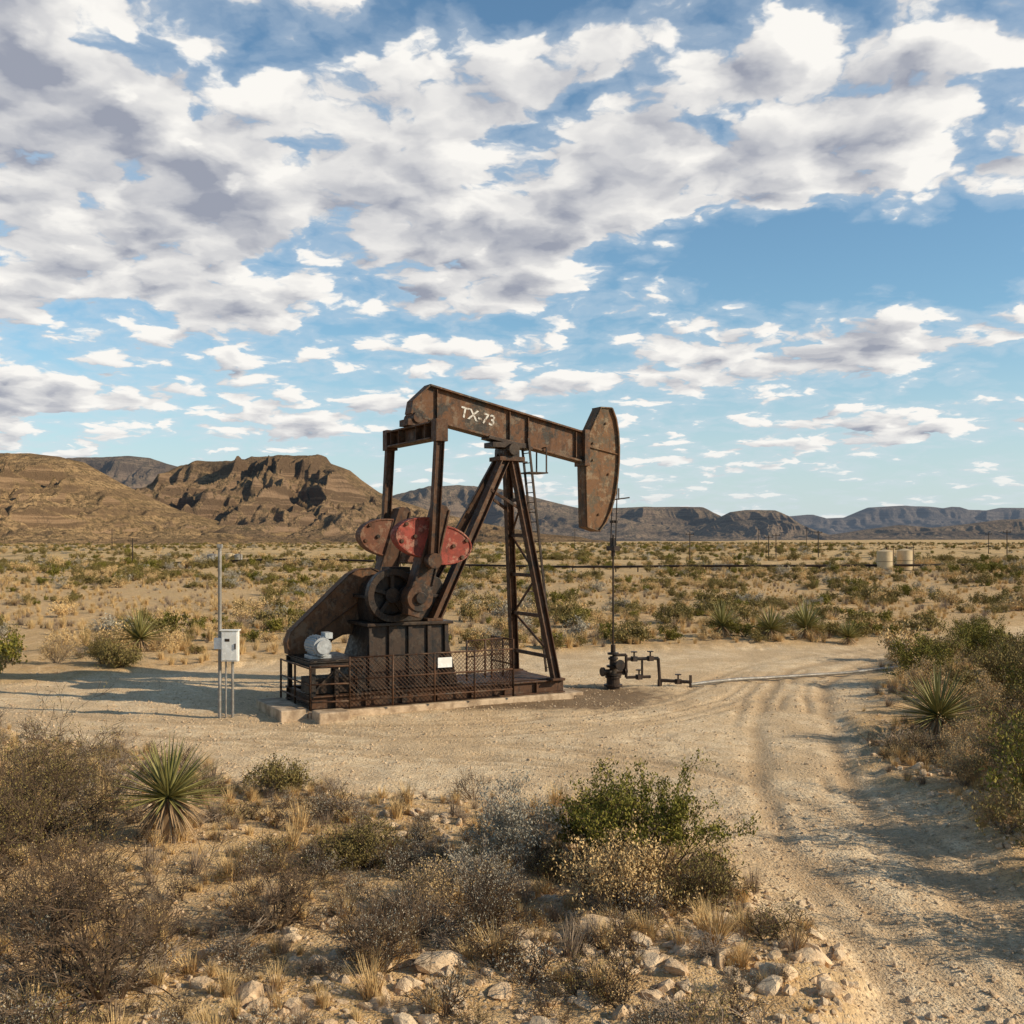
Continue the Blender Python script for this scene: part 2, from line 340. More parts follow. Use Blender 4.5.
q.b2((-9.48,-.6,1.41),(-8.92,-.1,1.5)); q.b2((-9.05,-.5,1.90),(-8.85,-.15,2.06)); q.cyl((-9.2,.13,1.72),(-9.2,.9,1.72),.05,10)
q.obj('electric_motor',greym,pj,.008)
# belt guard
GP=[(-9.68,1.42),(-9.72,1.75),(-9.62,2.02),(-8.0,3.52),(-7.7,3.66),(-7.35,3.68),(-7.0,3.52),(-6.78,3.2),(-6.72,2.85),(-6.8,2.45),(-7.0,2.15),(-7.4,1.98),(-8.2,1.9),(-8.5,1.75),(-8.72,1.42)]
q=MB(); q.prism(GP,.62,1.02)
q.obj('belt_guard',brown,pj,.02)
q=MB()
for a,c in zip(GP,GP[1:]+GP[:1]): q.beam((a[0],.615,a[1]),(c[0],.615,c[1]),.03,.05,(0,1,0))
q.beam((-9.0,.6,1.9),(-7.4,.6,3.0),.02,.06,(0,1,0)); q.obj('belt_guard_rim',steel,pj)
# pedestal
q=MB()
def frus(q,a,c,v0,v1,z0,z1,ins):
    (s0,s1)=a;(t0,t1)=c
    q.add([(s0,v0,z0),(s1,v0,z0),(s1,v1,z0),(s0,v1,z0),(t0,v0+ins,z1),(t1,v0+ins,z1),(t1,v1-ins,z1),(t0,v1-ins,z1)],[(0,3,2,1),(4,5,6,7),(0,1,5,4),(1,2,6,5),(2,3,7,6),(3,0,4,7)])
frus(q,(-8.3,-5.45),(-7.85,-5.8),-.85,.85,.62,2.2,.1)
q.b2((-8.05,-.9,2.2),(-5.6,.9,2.28))
for s in(-7.95,-7.4,-6.85,-6.3,-5.8):
    q.beam((s-.0,-.9,.62),(s+.03,-.80,2.19),.05,.12,(1,0,0))
q.b2((-8.4,-.95,.555),(-5.35,.95,.619))
q.obj('gearbox_pedestal',dark,pj,.012)
# gearbox
q=MB(); q.prism([(-7.75,2.29),(-7.8,2.6),(-7.72,3.2),(-7.4,3.5),(-6.3,3.62),(-5.85,3.4),(-5.65,3.0),(-5.68,2.5),(-5.8,2.29)],-.58,.58)
q.b2((-7.9,-.64,2.9),(-5.6,.64,2.98)); q.b2((-7.2,-.3,3.5),(-6.6,.3,3.72))
for v in(-.75,.75): q.cyl((-6.85,v-.16,2.95),(-6.85,v+.16,2.95),.34,26)
q.cyl((-6.85,-1.65,2.95),(-6.85,1.65,2.95),.15,20)
for s in np.arange(-7.8,-5.65,.24): q.cyl((s,-.62,2.86),(s,-.62,3.02),.028,8)
q.obj('gearbox',dark,pj,.02)
q=MB(); cx,cz,vv=-7.35,3.0,-.82
q.cyl((cx,vv-.1,cz),(cx,vv+.1,cz),.2,20)
n=36
for i in range(n):
    a=2*math.pi*i/n; a2=2*math.pi*(i+1)/n
    q.add([(cx+r*math.cos(t),w,cz+r*math.sin(t)) for t in(a,a2) for r in(.53,.70) for w in(vv-.12,vv+.12)],[(0,1,3,2),(4,6,7,5),(0,4,5,1),(2,3,7,6),(0,2,6,4),(1,5,7,3)])
for i in range(5):
    a=2*math.pi*i/5+.3; q.beam((cx+.15*math.cos(a),vv,cz+.15*math.sin(a)),(cx+.6*math.cos(a),vv,cz+.6*math.sin(a)),.1,.12,(0,1,0))
q.cyl((cx,vv+.08,cz),(cx,vv+.3,cz),.5,24)
q.obj('brake_wheel',dark,pj,.006)
# cranks + counterweights
A=Vector((-6.85,2.95)); Bt=Vector((-6.18,5.28)); ax=(Bt-A).normalized(); pr=Vector((ax.y,-ax.x))
cc=A+ax*1.52
def lobe(side,base0,base1,out):
    pts=[]
    for i in range(17):
        t=i/16; a=math.pi*(t-.5)
        yy=math.sin(a); xx=max(0,math.cos(a))**.85
        hw=.5*(base1-base0); mid=.5*(base0+base1)+.10*side*xx
        p=cc+ax*(mid+hw*yy*(1-.12*xx))+pr*side*(.235+out*xx); pts.append((p.x,p.y))
    return pts
for sg,nm,mt,mt2 in((-1,'near',redm,steel),(1,'far',redd,steel)):
    v=1.32*sg
    q=MB()
    a0=A-ax*.5
    w0,w1=.30,.20
    poly=[(a0+pr*.2),(a0-pr*.2),(A-pr*w0),(Bt-pr*w1),(Bt+ax*.08-pr*.08),(Bt+ax*.08+pr*.08),(Bt+pr*w1),(A+pr*w0)]
    q.prism([(p.x,p.y) for p in poly],v-.20,v+.20)
    for sd_ in(-1,1):
        c0=A+ax*.4+pr*sd_*(w0-.05); c1=Bt+pr*sd_*(w1-.03); q.beam((c0.x,v,c0.y),(c1.x,v,c1.y),.50,.05,(pr.x,0,pr.y))
    q.cyl((A.x,v-.24,A.y),(A.x,v+.24,A.y),.36,24); q.cyl((A.x,v-.3,A.y),(A.x,v+.3,A.y),.16,16)
    q.obj('crank_arm_'+nm,steel,pj,.012)
    q=MB()
    for side,b0,b1,o in((-1,-.48,.56,.84),(1,-.54,.48,.84)):
        q.mi=0; L=lobe(side,b0,b1,o); q.prism(L,v-.17,v+.17)
        c=Vector((sum(p[0] for p in L)/len(L),sum(p[1] for p in L)/len(L)))
        for a_,b_ in zip(L,L[1:]+L[:1]): q.beam((a_[0],v,a_[1]),(b_[0],v,b_[1]),.40,.045,(pr.x,0,pr.y))
        q.mi=1
        for dd in((.24,.12),(-.22,.12),(0,-.2)):
            cp=c+ax*dd[0]+pr*dd[1]*side; q.cyl((cp.x,v-.23,cp.y),(cp.x,v+.23,cp.y),.055,8)
    q.obj('counterweight_'+nm,[mt,mt2],pj,.012)
# pitmans
pin=A+ax*1.0
q=MB()
EQ=(-6.38,7.3)
for sg in(-1,1):
    v=1.72*sg
    q.ibeam((pin.x,v,pin.y-.15),(EQ[0],v,EQ[1]-.1),.2,.24,.03,(1,0,0))
    q.cyl((pin.x,v-.16,pin.y),(pin.x,v+.16,pin.y),.2,20); q.cyl((pin.x,1.3*sg,pin.y),(pin.x,1.74*sg,pin.y),.09,14)
    q.b2((EQ[0]-.17,v-.16,EQ[1]-.3),(EQ[0]+.17,v+.16,EQ[1]+.28))
q.obj('pitman_arms',steel,pj,.01)
q=MB(); q.ibeam((EQ[0],-1.54,EQ[1]),(EQ[0],1.54,EQ[1]),.42,.46,.05)
for v in(-1.2,-.6,.6,1.2): q.b2((EQ[0]-.2,v-.015,EQ[1]-.18),(EQ[0]+.2,v+.015,EQ[1]+.18))
q.b2((EQ[0]-.3,-.3,EQ[1]+.24),(EQ[0]+.3,.3,EQ[1]+.42)); q.cyl((EQ[0]-.0,-.35,EQ[1]+.46),(EQ[0],.35,EQ[1]+.46),.15,20)
q.obj('equalizer_bar',steel,pj,.012)
# walking beam
q=MB(); WB=[(-6.52,7.86),(-6.46,8.2),(-5.95,8.66),(-.92,7.56),(-.92,6.74)]
q.prism(WB,-.11,.11)
def strip(pl,w,t):
    for a,c in zip(pl[:-1],pl[1:]): q.beam((a[0],0,a[1]),(c[0],0,c[1]),w,t)
strip([(-6.53,7.84),(-.92,6.72)],.46,.055); strip([(-6.53,7.87),(-6.47,8.2)],.44,.05); strip([(-6.48,8.2),(-5.96,8.68)],.44,.05); strip([(-5.98,8.68),(-.92,7.58)],.46,.055)
for s in(-5.75,-3.5,-2.9,-1.3):
    zb=7.84-(s+6.53)*.1996; zt=8.68-(s+5.98)*.2174
    q.b2((s-.015,-.19,zb+.06),(s+.015,.19,zt-.06))
q.obj('walking_beam',beamm,pj,.008)
q=MB(); q.b2((-4.1,-.28,7.05),(-2.9,.28,7.2)); q.cyl((-3.5,-.45,7.0),(-3.5,.45,7.0),.17,20); q.b2((-3.75,-.3,6.78),(-3.25,.3,6.98)); 
q.beam((-4.2,0,7.34),(-2.8,0,7.06),.5,.1)
q.obj('centre_bearing',dark,pj,.012)
# lettering
cu=bpy.data.curves.new('beam_number','FONT'); cu.body='TX-73'; cu.size=.42; cu.extrude=.004; cu.offset=.006
to=bpy.data.objects.new('tmp',cu); scene.collection.objects.link(to); bpy.context.view_layer.update()
me=bpy.data.meshes.new_from_object(to.evaluated_get(bpy.context.evaluated_depsgraph_get())); bpy.data.objects.remove(to)
me.materials.clear(); me.materials.append(letter)
lt=bpy.data.objects.new('beam_number',me); scene.collection.objects.link(lt); lt.parent=pj
al=math.atan(.21); ex=Vector((math.cos(al),0,-math.sin(al))); ey=Vector((math.sin(al),0,math.cos(al))); ez=ex.cross(ey)
Mx=Matrix((ex,ey,ez)).transposed().to_4x4(); Mx.translation=Vector((-5.05,-.118,7.88)); lt.matrix_local=Mx
# horse head
HP=[(-.5,8.36),(-.10,8.36),(.04,8.05),(.12,7.65),(.15,7.2),(.14,6.75),(.09,6.25),(.0,5.75),(-.15,5.3),(-.33,4.95),(-.55,4.70),(-.98,4.82),(-1.03,6.6),(-.93,7.55)]
q=MB(); q.prism(HP,-.2,.2)
for a,c in zip(HP[1:10],HP[2:11]): q.beam((a[0],0,a[1]),(c[0],0,c[1]),.56,.05)
q.beam((-.5,0,8.37),(-.08,0,8.37),.5,.04)
for sg in(-1,1):
    v=.215*sg
    for a,c in zip(HP[10:],HP[11:]+HP[:1]): q.beam((a[0]+.03,v,a[1]),(c[0]+.03,v,c[1]),.03,.07,(0,1,0))
    q.beam((-.97,v,7.2),(.1,v,7.0),.03,.07,(0,1,0)); 
for s,z in((-.75,7.3),(-.75,6.8),(-.3,7.9),(-.2,6.4),(-.55,5.2)): q.cyl((s,-.25,z),(s,.25,z),.035,8)
q.obj('horse_head',headm,pj,.01)
q=MB(); q.b2((-1.08,-.3,6.62),(-.9,.3,7.68)); 
q.obj('head_hinge_plate',beamm,pj,.01)
# bridle, carrier, rod
q=MB()
for v in(-.13,.13): q.tube([(.19,v,6.9),(.10,v,4.25)],.018,6)
q.b2((-.0,-.22,4.12),(.2,.22,4.26)); q.b2((.03,-.07,4.26),(.17,.07,4.5)); q.b2((.04,-.1,4.95),(.20,.1,5.03))
q.cyl((.1,0,.9),(.1,0,4.6),.028,8); q.beam((.1,0,5.65),(.62,-.1,5.72),.04,.04); q.beam((.3,0,5.65),(.3,0,6.0),.03,.03)
q.cyl((.1,0,3.95),(.1,0,4.12),.06,10); q.obj('bridle_and_polished_rod',dark,pj)
# samson post
q=MB()
F_={}
for sg in(-1,1):
    f=Vector((-2.6,1.22*sg,.54)); t=Vector((-3.42,.16*sg,6.85)); F_[sg]=(f,t)
    q.ibeam(f,t,.22,.22,.03,(1,0,0)); q.b2((f.x-.2,f.y-.18,.54),(f.x+.2,f.y+.18,.6))
    bk=Vector((-6.1,.74*sg,2.3)); tb=Vector((-3.62,.16*sg,6.85)); q.ibeam(bk,tb,.24,.26,.03); q.b2((bk.x-.25,bk.y-.15,2.285),(bk.x+.2,bk.y+.15,2.36))
lv=[.10,.28,.46,.64,.80]
for i,k in enumerate(lv):
    a=F_[-1][0].lerp(F_[-1][1],k); c=F_[1][0].lerp(F_[1][1],k); q.beam(a,c,.07,.1)
    if i<len(lv)-1:
        k2=lv[i+1]; a2=F_[-1][0].lerp(F_[-1][1],k2); c2=F_[1][0].lerp(F_[1][1],k2)
        q.beam(a+Vector((.05,0,0)),c2+Vector((.05,0,0)),.04,.07) if i%2==0 else q.beam(c+Vector((.05,0,0)),a2+Vector((.05,0,0)),.04,.07)
for sg in(-1,1):
    a=F_[sg][0].lerp(F_[sg][1],.75); c=Vector((-6.1,.74*sg,2.3)).lerp(Vector((-3.62,.16*sg,6.85)),.78); q.beam(a,c,.06,.08)
q.b2((-3.9,-.34,6.68),(-3.1,.34,6.80))
q.obj('samson_post',steel,pj,.008)
# ladder
q=MB(); l0=Vector((-2.15,-.1,.6)); l1=Vector((-2.98,-.1,7.35))
for d in(-.21,.21): q.beam(l0+Vector((0,d,0)),l1+Vector((0,d,0)),.045,.06,(1,0,0))
for i in range(24):
    c=l0.lerp(l1,(i+.5)/24); q.cyl(c+Vector((0,-.2,0)),c+Vector((0,.2,0)),.014,6)
for k in(.35,.7,.9):
    c=l0.lerp(l1,k); q.beam(c,c+Vector((-.42,0,0)),.04,.04)
q.b2((-2.95,-.35,6.35),(-2.35,.3,6.39)); q.beam((-2.38,-.3,6.39),(-2.38,-.3,7.1),.035,.035); q.beam((-2.38,.28,6.39),(-2.38,.28,7.1),.035,.035); q.beam((-2.38,-.3,7.1),(-2.38,.28,7.1),.035,.035)
q.obj('ladder',dark,pj)
# guard fence
gf=empty('safety_guard_fence',(WX,WY,0),ANG)
fr=MB(); me_=MB()
def panel(a,c,z0,z1,posts,mesh=True):
    a=Vector(a);c=Vector(c); d=c-a; L=d.length; d.normalize(); P=lambda t,z:Vector((a.x+d.x*t,a.y+d.y*t,z))
    for i in range(posts+1): t=L*i/posts; fr.cyl(P(t,z0-.2),P(t,z1+.02),.028,8)
    for z in(z0,(z0+z1)/2,z1): fr.cyl(P(0,z),P(L,z),.022,8)
    if mesh:
        st=.11; h=z1-z0; k=-h
        while k<L:
            t0=max(k,0);t1=min(k+h,L)
            if t1>t0:
                me_.cyl(P(t0,z0+(t0-k)),P(t1,z0+(t1-k)),.0075,3); me_.cyl(P(t0,z1-(t0-k)),P(t1,z1-(t1-k)),.0075,3)
            k+=st
panel((-8.75,-1.5,0),(-4.1,-1.5,0),.42,1.5,4); panel((-4.1,-1.5,0),(-4.1,-.2,0),.42,1.75,1); panel((-5.4,-1.3,0),(-4.1,-.9,0),.9,1.75,2)
panel((-9.72,-1.35,0),(-9.72,1.2,0),.42,1.25,2,False); panel((-9.72,-1.35,0),(-8.75,-1.5,0),.42,1.3,1,False)
fr.obj('rails',steel,gf,0,True); me_.obj('wire_mesh',steel,gf)
q=MB(); q.b2((-6.35,-1.56,1.12),(-5.95,-1.535,1.38)); q.obj('notice_plate',whitep,gf)
# wellhead
wh=empty('wellhead',(WX,WY,0),ANG)
q=MB(); q.cyl((.1,0,-.1),(.1,0,.3),.2,18)
for z,r in((.05,.28),(.3,.24),(.38,.26),(.62,.2),(.85,.15),(1.0,.17)): q.cyl((.1,0,z),(.1,0,z+.06),r,18)
q.cyl((.1,0,.3),(.1,0,.95),.11,14); q.cyl((.1,0,1.0),(.1,0,1.3),.075,12)
q.cyl((-.25,0,.5),(.5,0,.5),.07,12); q.cyl((.45,0,.5),(.55,0,.5),.14,14); q.cyl((-.3,0,.5),(-.24,0,.5),.14,14)
q.cyl((.1,-.35,.72),(.1,.1,.72),.06,10); q.cyl((.1,-.4,.72),(.1,-.36,.72),.16,16)
q.obj('christmas_tree_body',dark,wh,.006)
q=MB(); T=lambda pts,r: q.tube(pts,r,10)
T([(.5,-.1,.85),(1.5,-.35,.85),(1.55,-.36,.18),(2.3,-.9,.14)],.05); T([(.1,0,.98),(.5,-.1,.98),(.5,-.1,.3),(1.25,-.3,.3)],.045)
T([(1.0,-.22,.85),(1.0,-.22,.3)],.035)
for p_ in((.75,-.16,.85),(1.25,-.29,.85),(.9,-.2,.3),(2.0,-.68,.15)):
    q.cyl((p_[0],p_[1],p_[2]),(p_[0],p_[1],p_[2]+.2),.025,8); q.cyl((p_[0],p_[1],p_[2]+.2),(p_[0],p_[1],p_[2]+.225),.1,14); q.box(p_,(.16,.14,.15))
q.beam((1.55,-.36,0),(1.55,-.36,.2),.1,.1); q.beam((2.3,-.9,-.1),(2.3,-.9,.35),.06,.06)
q.obj('valve_piping',dark,wh)
# flowline
def tube3(V,F,pts,rad,n=3):
    k0=len(V); m=len(pts)
    for i,p in enumerate(pts):
        d=(pts[min(i+1,m-1)]-pts[max(i-1,0)]).normalized(); u=d.orthogonal().normalized(); w=d.cross(u)
        for j in range(n): a=2*math.pi*j/n; V.append(p+(u*math.cos(a)+w*math.sin(a))*rad[i])
    for i in range(m-1):
        for j in range(n): a=k0+i*n+j; c=k0+i*n+(j+1)%n; F.append((a,c,c+n,a+n))
q=MB(); x0,y0=wp(2.3,-.9); pts=[]
for i in range(24):
    t=i/23; x=x0+(15.5-x0)*t; y=y0+(38.4-y0)*t+.35*math.sin(t*5); pts.append(Vector((x,y,.0)))
zs=np.array([tz(p_.x,p_.y) for p_ in pts]); zs=np.convolve(np.pad(zs,2,'edge'),np.ones(5)/5,'valid')
for p_,z_ in zip(pts,zs): p_.z=z_+.09
V=[];F=[]; tube3(V,F,pts,[.05]*24,8); q.add(V,F); q.obj('flowline_pipe',galv,None,0,True)
# electrical control post
ex_=empty('electrical_control_box',(-7.25,27.6,tz(-7.25,27.6)))
q=MB(); q.cyl((-.08,0,-.2),(-.08,0,4.25),.045,10); q.cyl((.24,0,-.2),(.24,0,1.45),.035,8); q.beam((-.1,0,1.95),(.3,0,1.95),.05,.05); q.beam((-.1,0,1.5),(.3,0,1.5),.05,.05)
q.cyl((.08,-.03,0),(.08,-.03,1.4),.022,8); q.box((-.08,0,4.3),(.12,.12,.1)); q.obj('post',galv,ex_)
q=MB(); q.b2((.0,-.2,1.42),(.42,-.03,2.18)); q.b2((.02,-.225,1.45),(.4,-.203,2.15)); q.b2((-.03,-.24,2.182),(.45,0,2.21)); q.b2((-.2,-.12,1.72),(-.012,-.03,2.0)); q.obj('cabinet',whitep,ex_,.008)
q=MB(); q.box((.36,-.235,1.8),(.03,.02,.14)); q.b2((.10,-.2285,1.92),(.22,-.2262,1.99)); q.obj('latch_and_label',dark,ex_)
# ---------------------------------------------------------------- background structures
for x,y,h,r,mt in((45.8,135,2.5,1.0,tanp),(48.6,136,2.5,1.0,tanp),(-54.5,200,2.1,.9,galv),(-51.5,201,2.1,.9,tanp),(-49.8,200,1.9,.8,galv)):
    z=tz(x,y); e=empty('storage_tank',(x,y,z-.05)); q=MB(); q.cyl((0,0,0),(0,0,h),r,36); q.cyl((0,0,h),(0,0,h+.22),r*1.02,36,.15)
    q.obj('shell',mt,e,0); q=MB(); q.cyl((0,0,h*.5),(0,0,h*.5+.04),r*1.02,36); q.cyl((0,0,.0),(0,0,.08),r*1.05,36); q.beam((r*.75,-r*.75,0),(r*.75,-r*.75,h+.7),.06,.06); q.cyl((.2,0,h+.2),(.2,0,h+.5),.12,10); q.obj('bands_and_hatch',steel,e)
q=MB(); pl=[(-115,190),(-60,185),(-20,165),(8,145),(30,137),(62,133)]; pts=[]
for a,c in zip(pl[:-1],pl[1:]):
    for i in range(8): t=i/8; pts.append((a[0]+(c[0]-a[0])*t,a[1]+(c[1]-a[1])*t))
zz=[tz(*p_)+.6 for p_ in pts]; zz=list(np.convolve(np.pad(zz,2,'edge'),np.ones(5)/5,'valid'))
P3=[(a,c,z+.1) for (a,c),z in zip(pts,zz)]; q.tube(P3,.15,8)
for a in P3: q.beam((a[0],a[1],-2),(a[0],a[1],a[2]),.14,.14)
q.obj('pipeline',dark)
for x,y,h in((-69,200,5.2),(38,235,6.5),(56,240,6),(60,250,6),(71,255,6.5),(108,240,6.5),(130,300,7),(24,420,9),(-120,330,7),(150,560,10),(112,500,9)):
    z=tz(x,y)-.3; e=empty('utility_pole',(x,y,z)); q=MB(); q.cyl((0,0,0),(0,0,h),.12,8,.09); q.beam((-.9,0,h-.5),(.9,0,h-.5),.1,.12)
    for d in(-.8,0.,.8): q.cyl((d,0,h-.42),(d,0,h-.2),.06,6)
    q.obj('pole_and_crossarm',dark,e)
# ---------------------------------------------------------------- vegetation
def plantmat(name,c1,c2,c3=None,rough=.8):
    m,nt,b,out=newmat(name); oi=nt.nodes.new('ShaderNodeObjectInfo').outputs['Random']
    hv=nt.nodes.new('ShaderNodeNewGeometry').outputs['Random Per Island']
    c=MIX(nt,hv,c1,c2)
    c=MIX(nt,MR(nt,hv,.6,1.,0,.6),c,c3 or tuple(x*.5 for x in c1))
    c=MIX(nt,M(nt,'MULTIPLY',oi,.5),c,tuple(x*.55 for x in c2))
    nt.links.new(c,b.inputs['Base Color']); b.inputs['Roughness'].default_value=rough
    return m
bark=plantmat('dry_bark',(.09,.055,.031),(.18,.115,.065)); barkg=plantmat('grey_twig',(.29,.21,.14),(.42,.31,.21),(.15,.11,.075))
leafg=plantmat('creosote_leaf',(.105,.105,.013),(.23,.19,.028),(.36,.28,.06)); sagel=plantmat('sage_leaf',(.35,.31,.225),(.48,.42,.32),(.24,.205,.14))
drym=plantmat('dry_grass',(.62,.40,.165),(.78,.55,.26),(.38,.24,.10)); olive=plantmat('olive_leaf',(.19,.145,.04),(.31,.23,.075),(.11,.083,.024))
yucm=plantmat('yucca_leaf',(.19,.175,.05),(.36,.31,.11),(.13,.12,.042),rough=.6); yucd=plantmat('yucca_dead_leaf',(.36,.23,.12),(.48,.33,.18),(.19,.12,.07))
def bushmesh(name,seed,H,Wd,stems,depth,kids,nleaf,lsz,mats,r0=.012,spread=.9,lspread=.05,curl=.3,low=0.15):
    rd=random.Random(seed); V=[];F=[];tips=[]
    rv=lambda s: Vector((rd.gauss(0,s),rd.gauss(0,s),rd.gauss(0,s)))
    def grow(p,d,L,r,lev):
        pts=[p];rad=[r]
        for i in range(3):
            d=(d+rv(curl*.55)+Vector((0,0,.07))).normalized(); p=p+d*(L/3); pts.append(p); rad.append(max(.0026,r*(1-.22*(i+1))))
        tube3(V,F,pts,rad)
        if lev>=depth-1: tips.extend(pts[1:])
        if lev<depth:
            for k in range(kids):
                i=rd.choice((1,2,3)); grow(pts[i],(d+rv(spread*.5)).normalized(),L*rd.uniform(.45,.75),rad[i]*.72,lev+1)
    for s in range(stems):
        a=rd.uniform(0,2*math.pi); ln=rd.uniform(.05,1)**.7*math.atan2(Wd*.55,H*.75)
        d=Vector((math.cos(a)*math.sin(ln),math.sin(a)*math.sin(ln),math.cos(ln)))
        grow(Vector((math.cos(a)*.06*Wd*rd.random(),math.sin(a)*.06*Wd*rd.random(),-.03)),d,H*rd.uniform(.4,.62),r0,0)
    co=np.array([tuple(v) for v in V]); tp=np.array([tuple(t) for t in tips])
    kz=H/max(np.percentile(co[:,2],99.5),.01); kx=Wd/max(np.percentile(co[:,0],99)-np.percentile(co[:,0],1),np.percentile(co[:,1],99)-np.percentile(co[:,1],1))
    sc=np.array([kx,kx,kz]); co=co*sc; tp=tp*sc
    co[:,2]=np.maximum(co[:,2],-.05)
    faces=F; nb=len(co); nF=len(F)
    if nleaf:
        r=np.random.RandomState(seed); tp=tp[tp[:,2]>low*H] if (tp[:,2]>low*H).any() else tp
        c=tp[r.randint(0,len(tp),nleaf)]+r.normal(0,lspread,(nleaf,3)); c[:,2]=np.maximum(c[:,2],.02)
        a=r.normal(0,1,(nleaf,3)); a[:,2]=np.abs(a[:,2])+.4; a/=np.linalg.norm(a,axis=1)[:,None]
        bb=np.cross(a,r.normal(0,1,(nleaf,3))); bb/=np.linalg.norm(bb,axis=1)[:,None]
        s=lsz*r.uniform(.6,1.3,(nleaf,1)); 
        q=np.stack([c-a*s*.5,c+bb*s*.24,c+a*s*.6,c-bb*s*.24],1).reshape(-1,3)
        co=np.concatenate([co,q]); idx=nb+np.arange(nleaf*4).reshape(-1,4); faces=F+[tuple(x) for x in idx.tolist()]
    me=bpy.data.meshes.new(name); me.from_pydata(co.tolist(),[],faces)
    for m in mats: me.materials.append(m)
    me.polygons.foreach_set('material_index',[0]*nF+[1]*(len(faces)-nF)); return me
def grassmesh(name,seed,H,Wd,n,mat,w=.008,droop=.5):
    r=np.random.RandomState(seed); V=[];F=[]
    for i in range(n):
        a=r.uniform(0,6.283); b0=Vector((math.cos(a),math.sin(a),0)); rr=r.uniform(0,.18)*Wd; L=H*r.uniform(.5,1.1); ln=r.uniform(0,1)**.8*math.atan2(Wd*.5,H)*1.1
        a2=a+r.normal(0,.5); o=Vector((math.cos(a2),math.sin(a2),0)); side=Vector((-math.sin(a2),math.cos(a2),0)); p=b0*rr+Vector((0,0,-.02)); k=len(V)
        for j in range(4):
            t=j/3; th=ln+droop*t*t*r.uniform(.4,1.3); ww=w*(1-t*.85)
            V+= [p-side*ww,p+side*ww]; p=p+(o*math.sin(th)+Vector((0,0,math.cos(th))))*(L/3)
        for j in range(3): F.append((k+2*j,k+2*j+1,k+2*j+3,k+2*j+2))
    me=bpy.data.meshes.new(name); me.from_pydata([tuple(v) for v in V],[],F); me.materials.append(mat); return me
def yuccamesh(name,seed,Rr,n=150,trunk=.3,skirt=90):
    r=np.random.RandomState(seed); V=[];F=[];MI=[]
    c=Vector((0,0,trunk))
    def leaf(d,L,w,mi,sag):
        d=d.normalized(); side=d.cross(Vector((0,0,1)))
        side=side.normalized() if side.length>.05 else Vector((1,0,0)); nrm=side.cross(d).normalized(); p=c+d*.04; k=len(V); dd=d
        for j in range(5):
            t=j/4; ww=w*(.75+.5*math.sin(min(t*2.2,1.57)))*(1-t)**.8+.001
            V.extend([p-side*ww+nrm*ww*.5,p-nrm*0,p+side*ww+nrm*ww*.5]); dd=(dd+Vector((0,0,-sag))).normalized(); p=p+dd*L/4
        for j in range(4):
            a=k+3*j; F.append((a,a+1,a+4,a+3)); F.append((a+1,a+2,a+5,a+4)); MI.extend([mi,mi])
    for i in range(n):
        a=i*2.39996+r.normal(0,.12); z=(i+.5)/n*1.12-.12; s=math.sqrt(max(0,1-z*z)); leaf(Vector((math.cos(a)*s,math.sin(a)*s,z))+Vector(r.normal(0,.05,3)),Rr*r.uniform(.85,1.08),Rr*.026,0,.015)
    for i in range(skirt):
        z=r.uniform(-1.3,-.15); a=r.uniform(0,6.283); leaf(Vector((math.cos(a),math.sin(a),z)),Rr*r.uniform(.5,.8),Rr*.02,1,.1)
    tube3(V,F,[Vector((0,0,-.1)),Vector((0,0,trunk))],[Rr*.1,Rr*.11],8); MI+= [1]*(len(F)-len(MI))
    for v in V: v.z=max(v.z,.0)
    me=bpy.data.meshes.new(name); me.from_pydata([tuple(v) for v in V],[],F); me.materials.append(yucm); me.materials.append(yucd); me.polygons.foreach_set('material_index',MI); return me
def place(name,me,x,y,rz=0,sc=1,dz=0):
    o=bpy.data.objects.new(name,me); scene.collection.objects.link(o); o.location=(x,y,tz(x,y)+dz); o.rotation_euler=(0,0,rz); o.scale=(sc,)*3; return o
# hero plants
place('yucca_plant',yuccamesh('yucca_a',1,.86,170,.62,150),-4.85,15.5,.4)
place('creosote_bush',bushmesh('creosote_a',3,1.4,1.9,24,3,3,16000,.042,(bark,leafg),.014,.8,.035),1.85,14.2,.5)
place('creosote_bush',bushmesh('creosote_a2',33,1.15,1.2,16,3,3,8000,.042,(bark,leafg),.012,.8,.035),1.15,14.9,1.5)
place('sagebrush',bushmesh('sage_a',4,1.2,1.15,24,3,3,9000,.035,(barkg,sagel),.010,.9,.035),.12,14.5,1.)
place('sagebrush',bushmesh('sage_b',14,.7,1.0,20,3,3,5000,.03,(barkg,sagel),.008,.9,.03),-.35,13.4,2.)
place('dry_shrub',bushmesh('dry_a',5,.9,1.25,34,3,3,7000,.035,(bark,drym),.007,.8,.04),1.25,12.7,0)
place('dry_shrub',bushmesh('dry_b',6,.62,1.1,26,3,3,7000,.03,(bark,olive),.008,.9,.04),-2.05,14.7,0)
place('dry_shrub',bushmesh('dry_c',7,.85,1.1,30,3,3,1500,.02,(bark,sagel),.009,1.,.04),-.35,11.9,0)
place('dry_shrub',bushmesh('dry_d',8,.85,1.3,30,3,3,1200,.02,(bark,sagel),.009,1.,.04),-1.35,11.1,1)
place('dry_shrub',bushmesh('dry_e',88,.6,1.0,24,3,3,3000,.025,(barkg,drym),.007,1.,.04),-.9,12.9,2)
place('dry_shrub',bushmesh('dry_h',89,.75,1.2,26,3,3,4000,.03,(bark,olive),.009,1.,.04),2.2,12.9,2)
place('bare_thornbush',bushmesh('bare_a',9,1.9,2.5,30,3,4,7000,.028,(bark,olive),.018,1.1,.05,.45),-6.75,15.6,0)
place('bare_thornbush',bushmesh('bare_a2',19,1.5,2.0,26,3,4,5000,.028,(bark,olive),.015,1.1,.05,.45),-6.6,13.7,0)
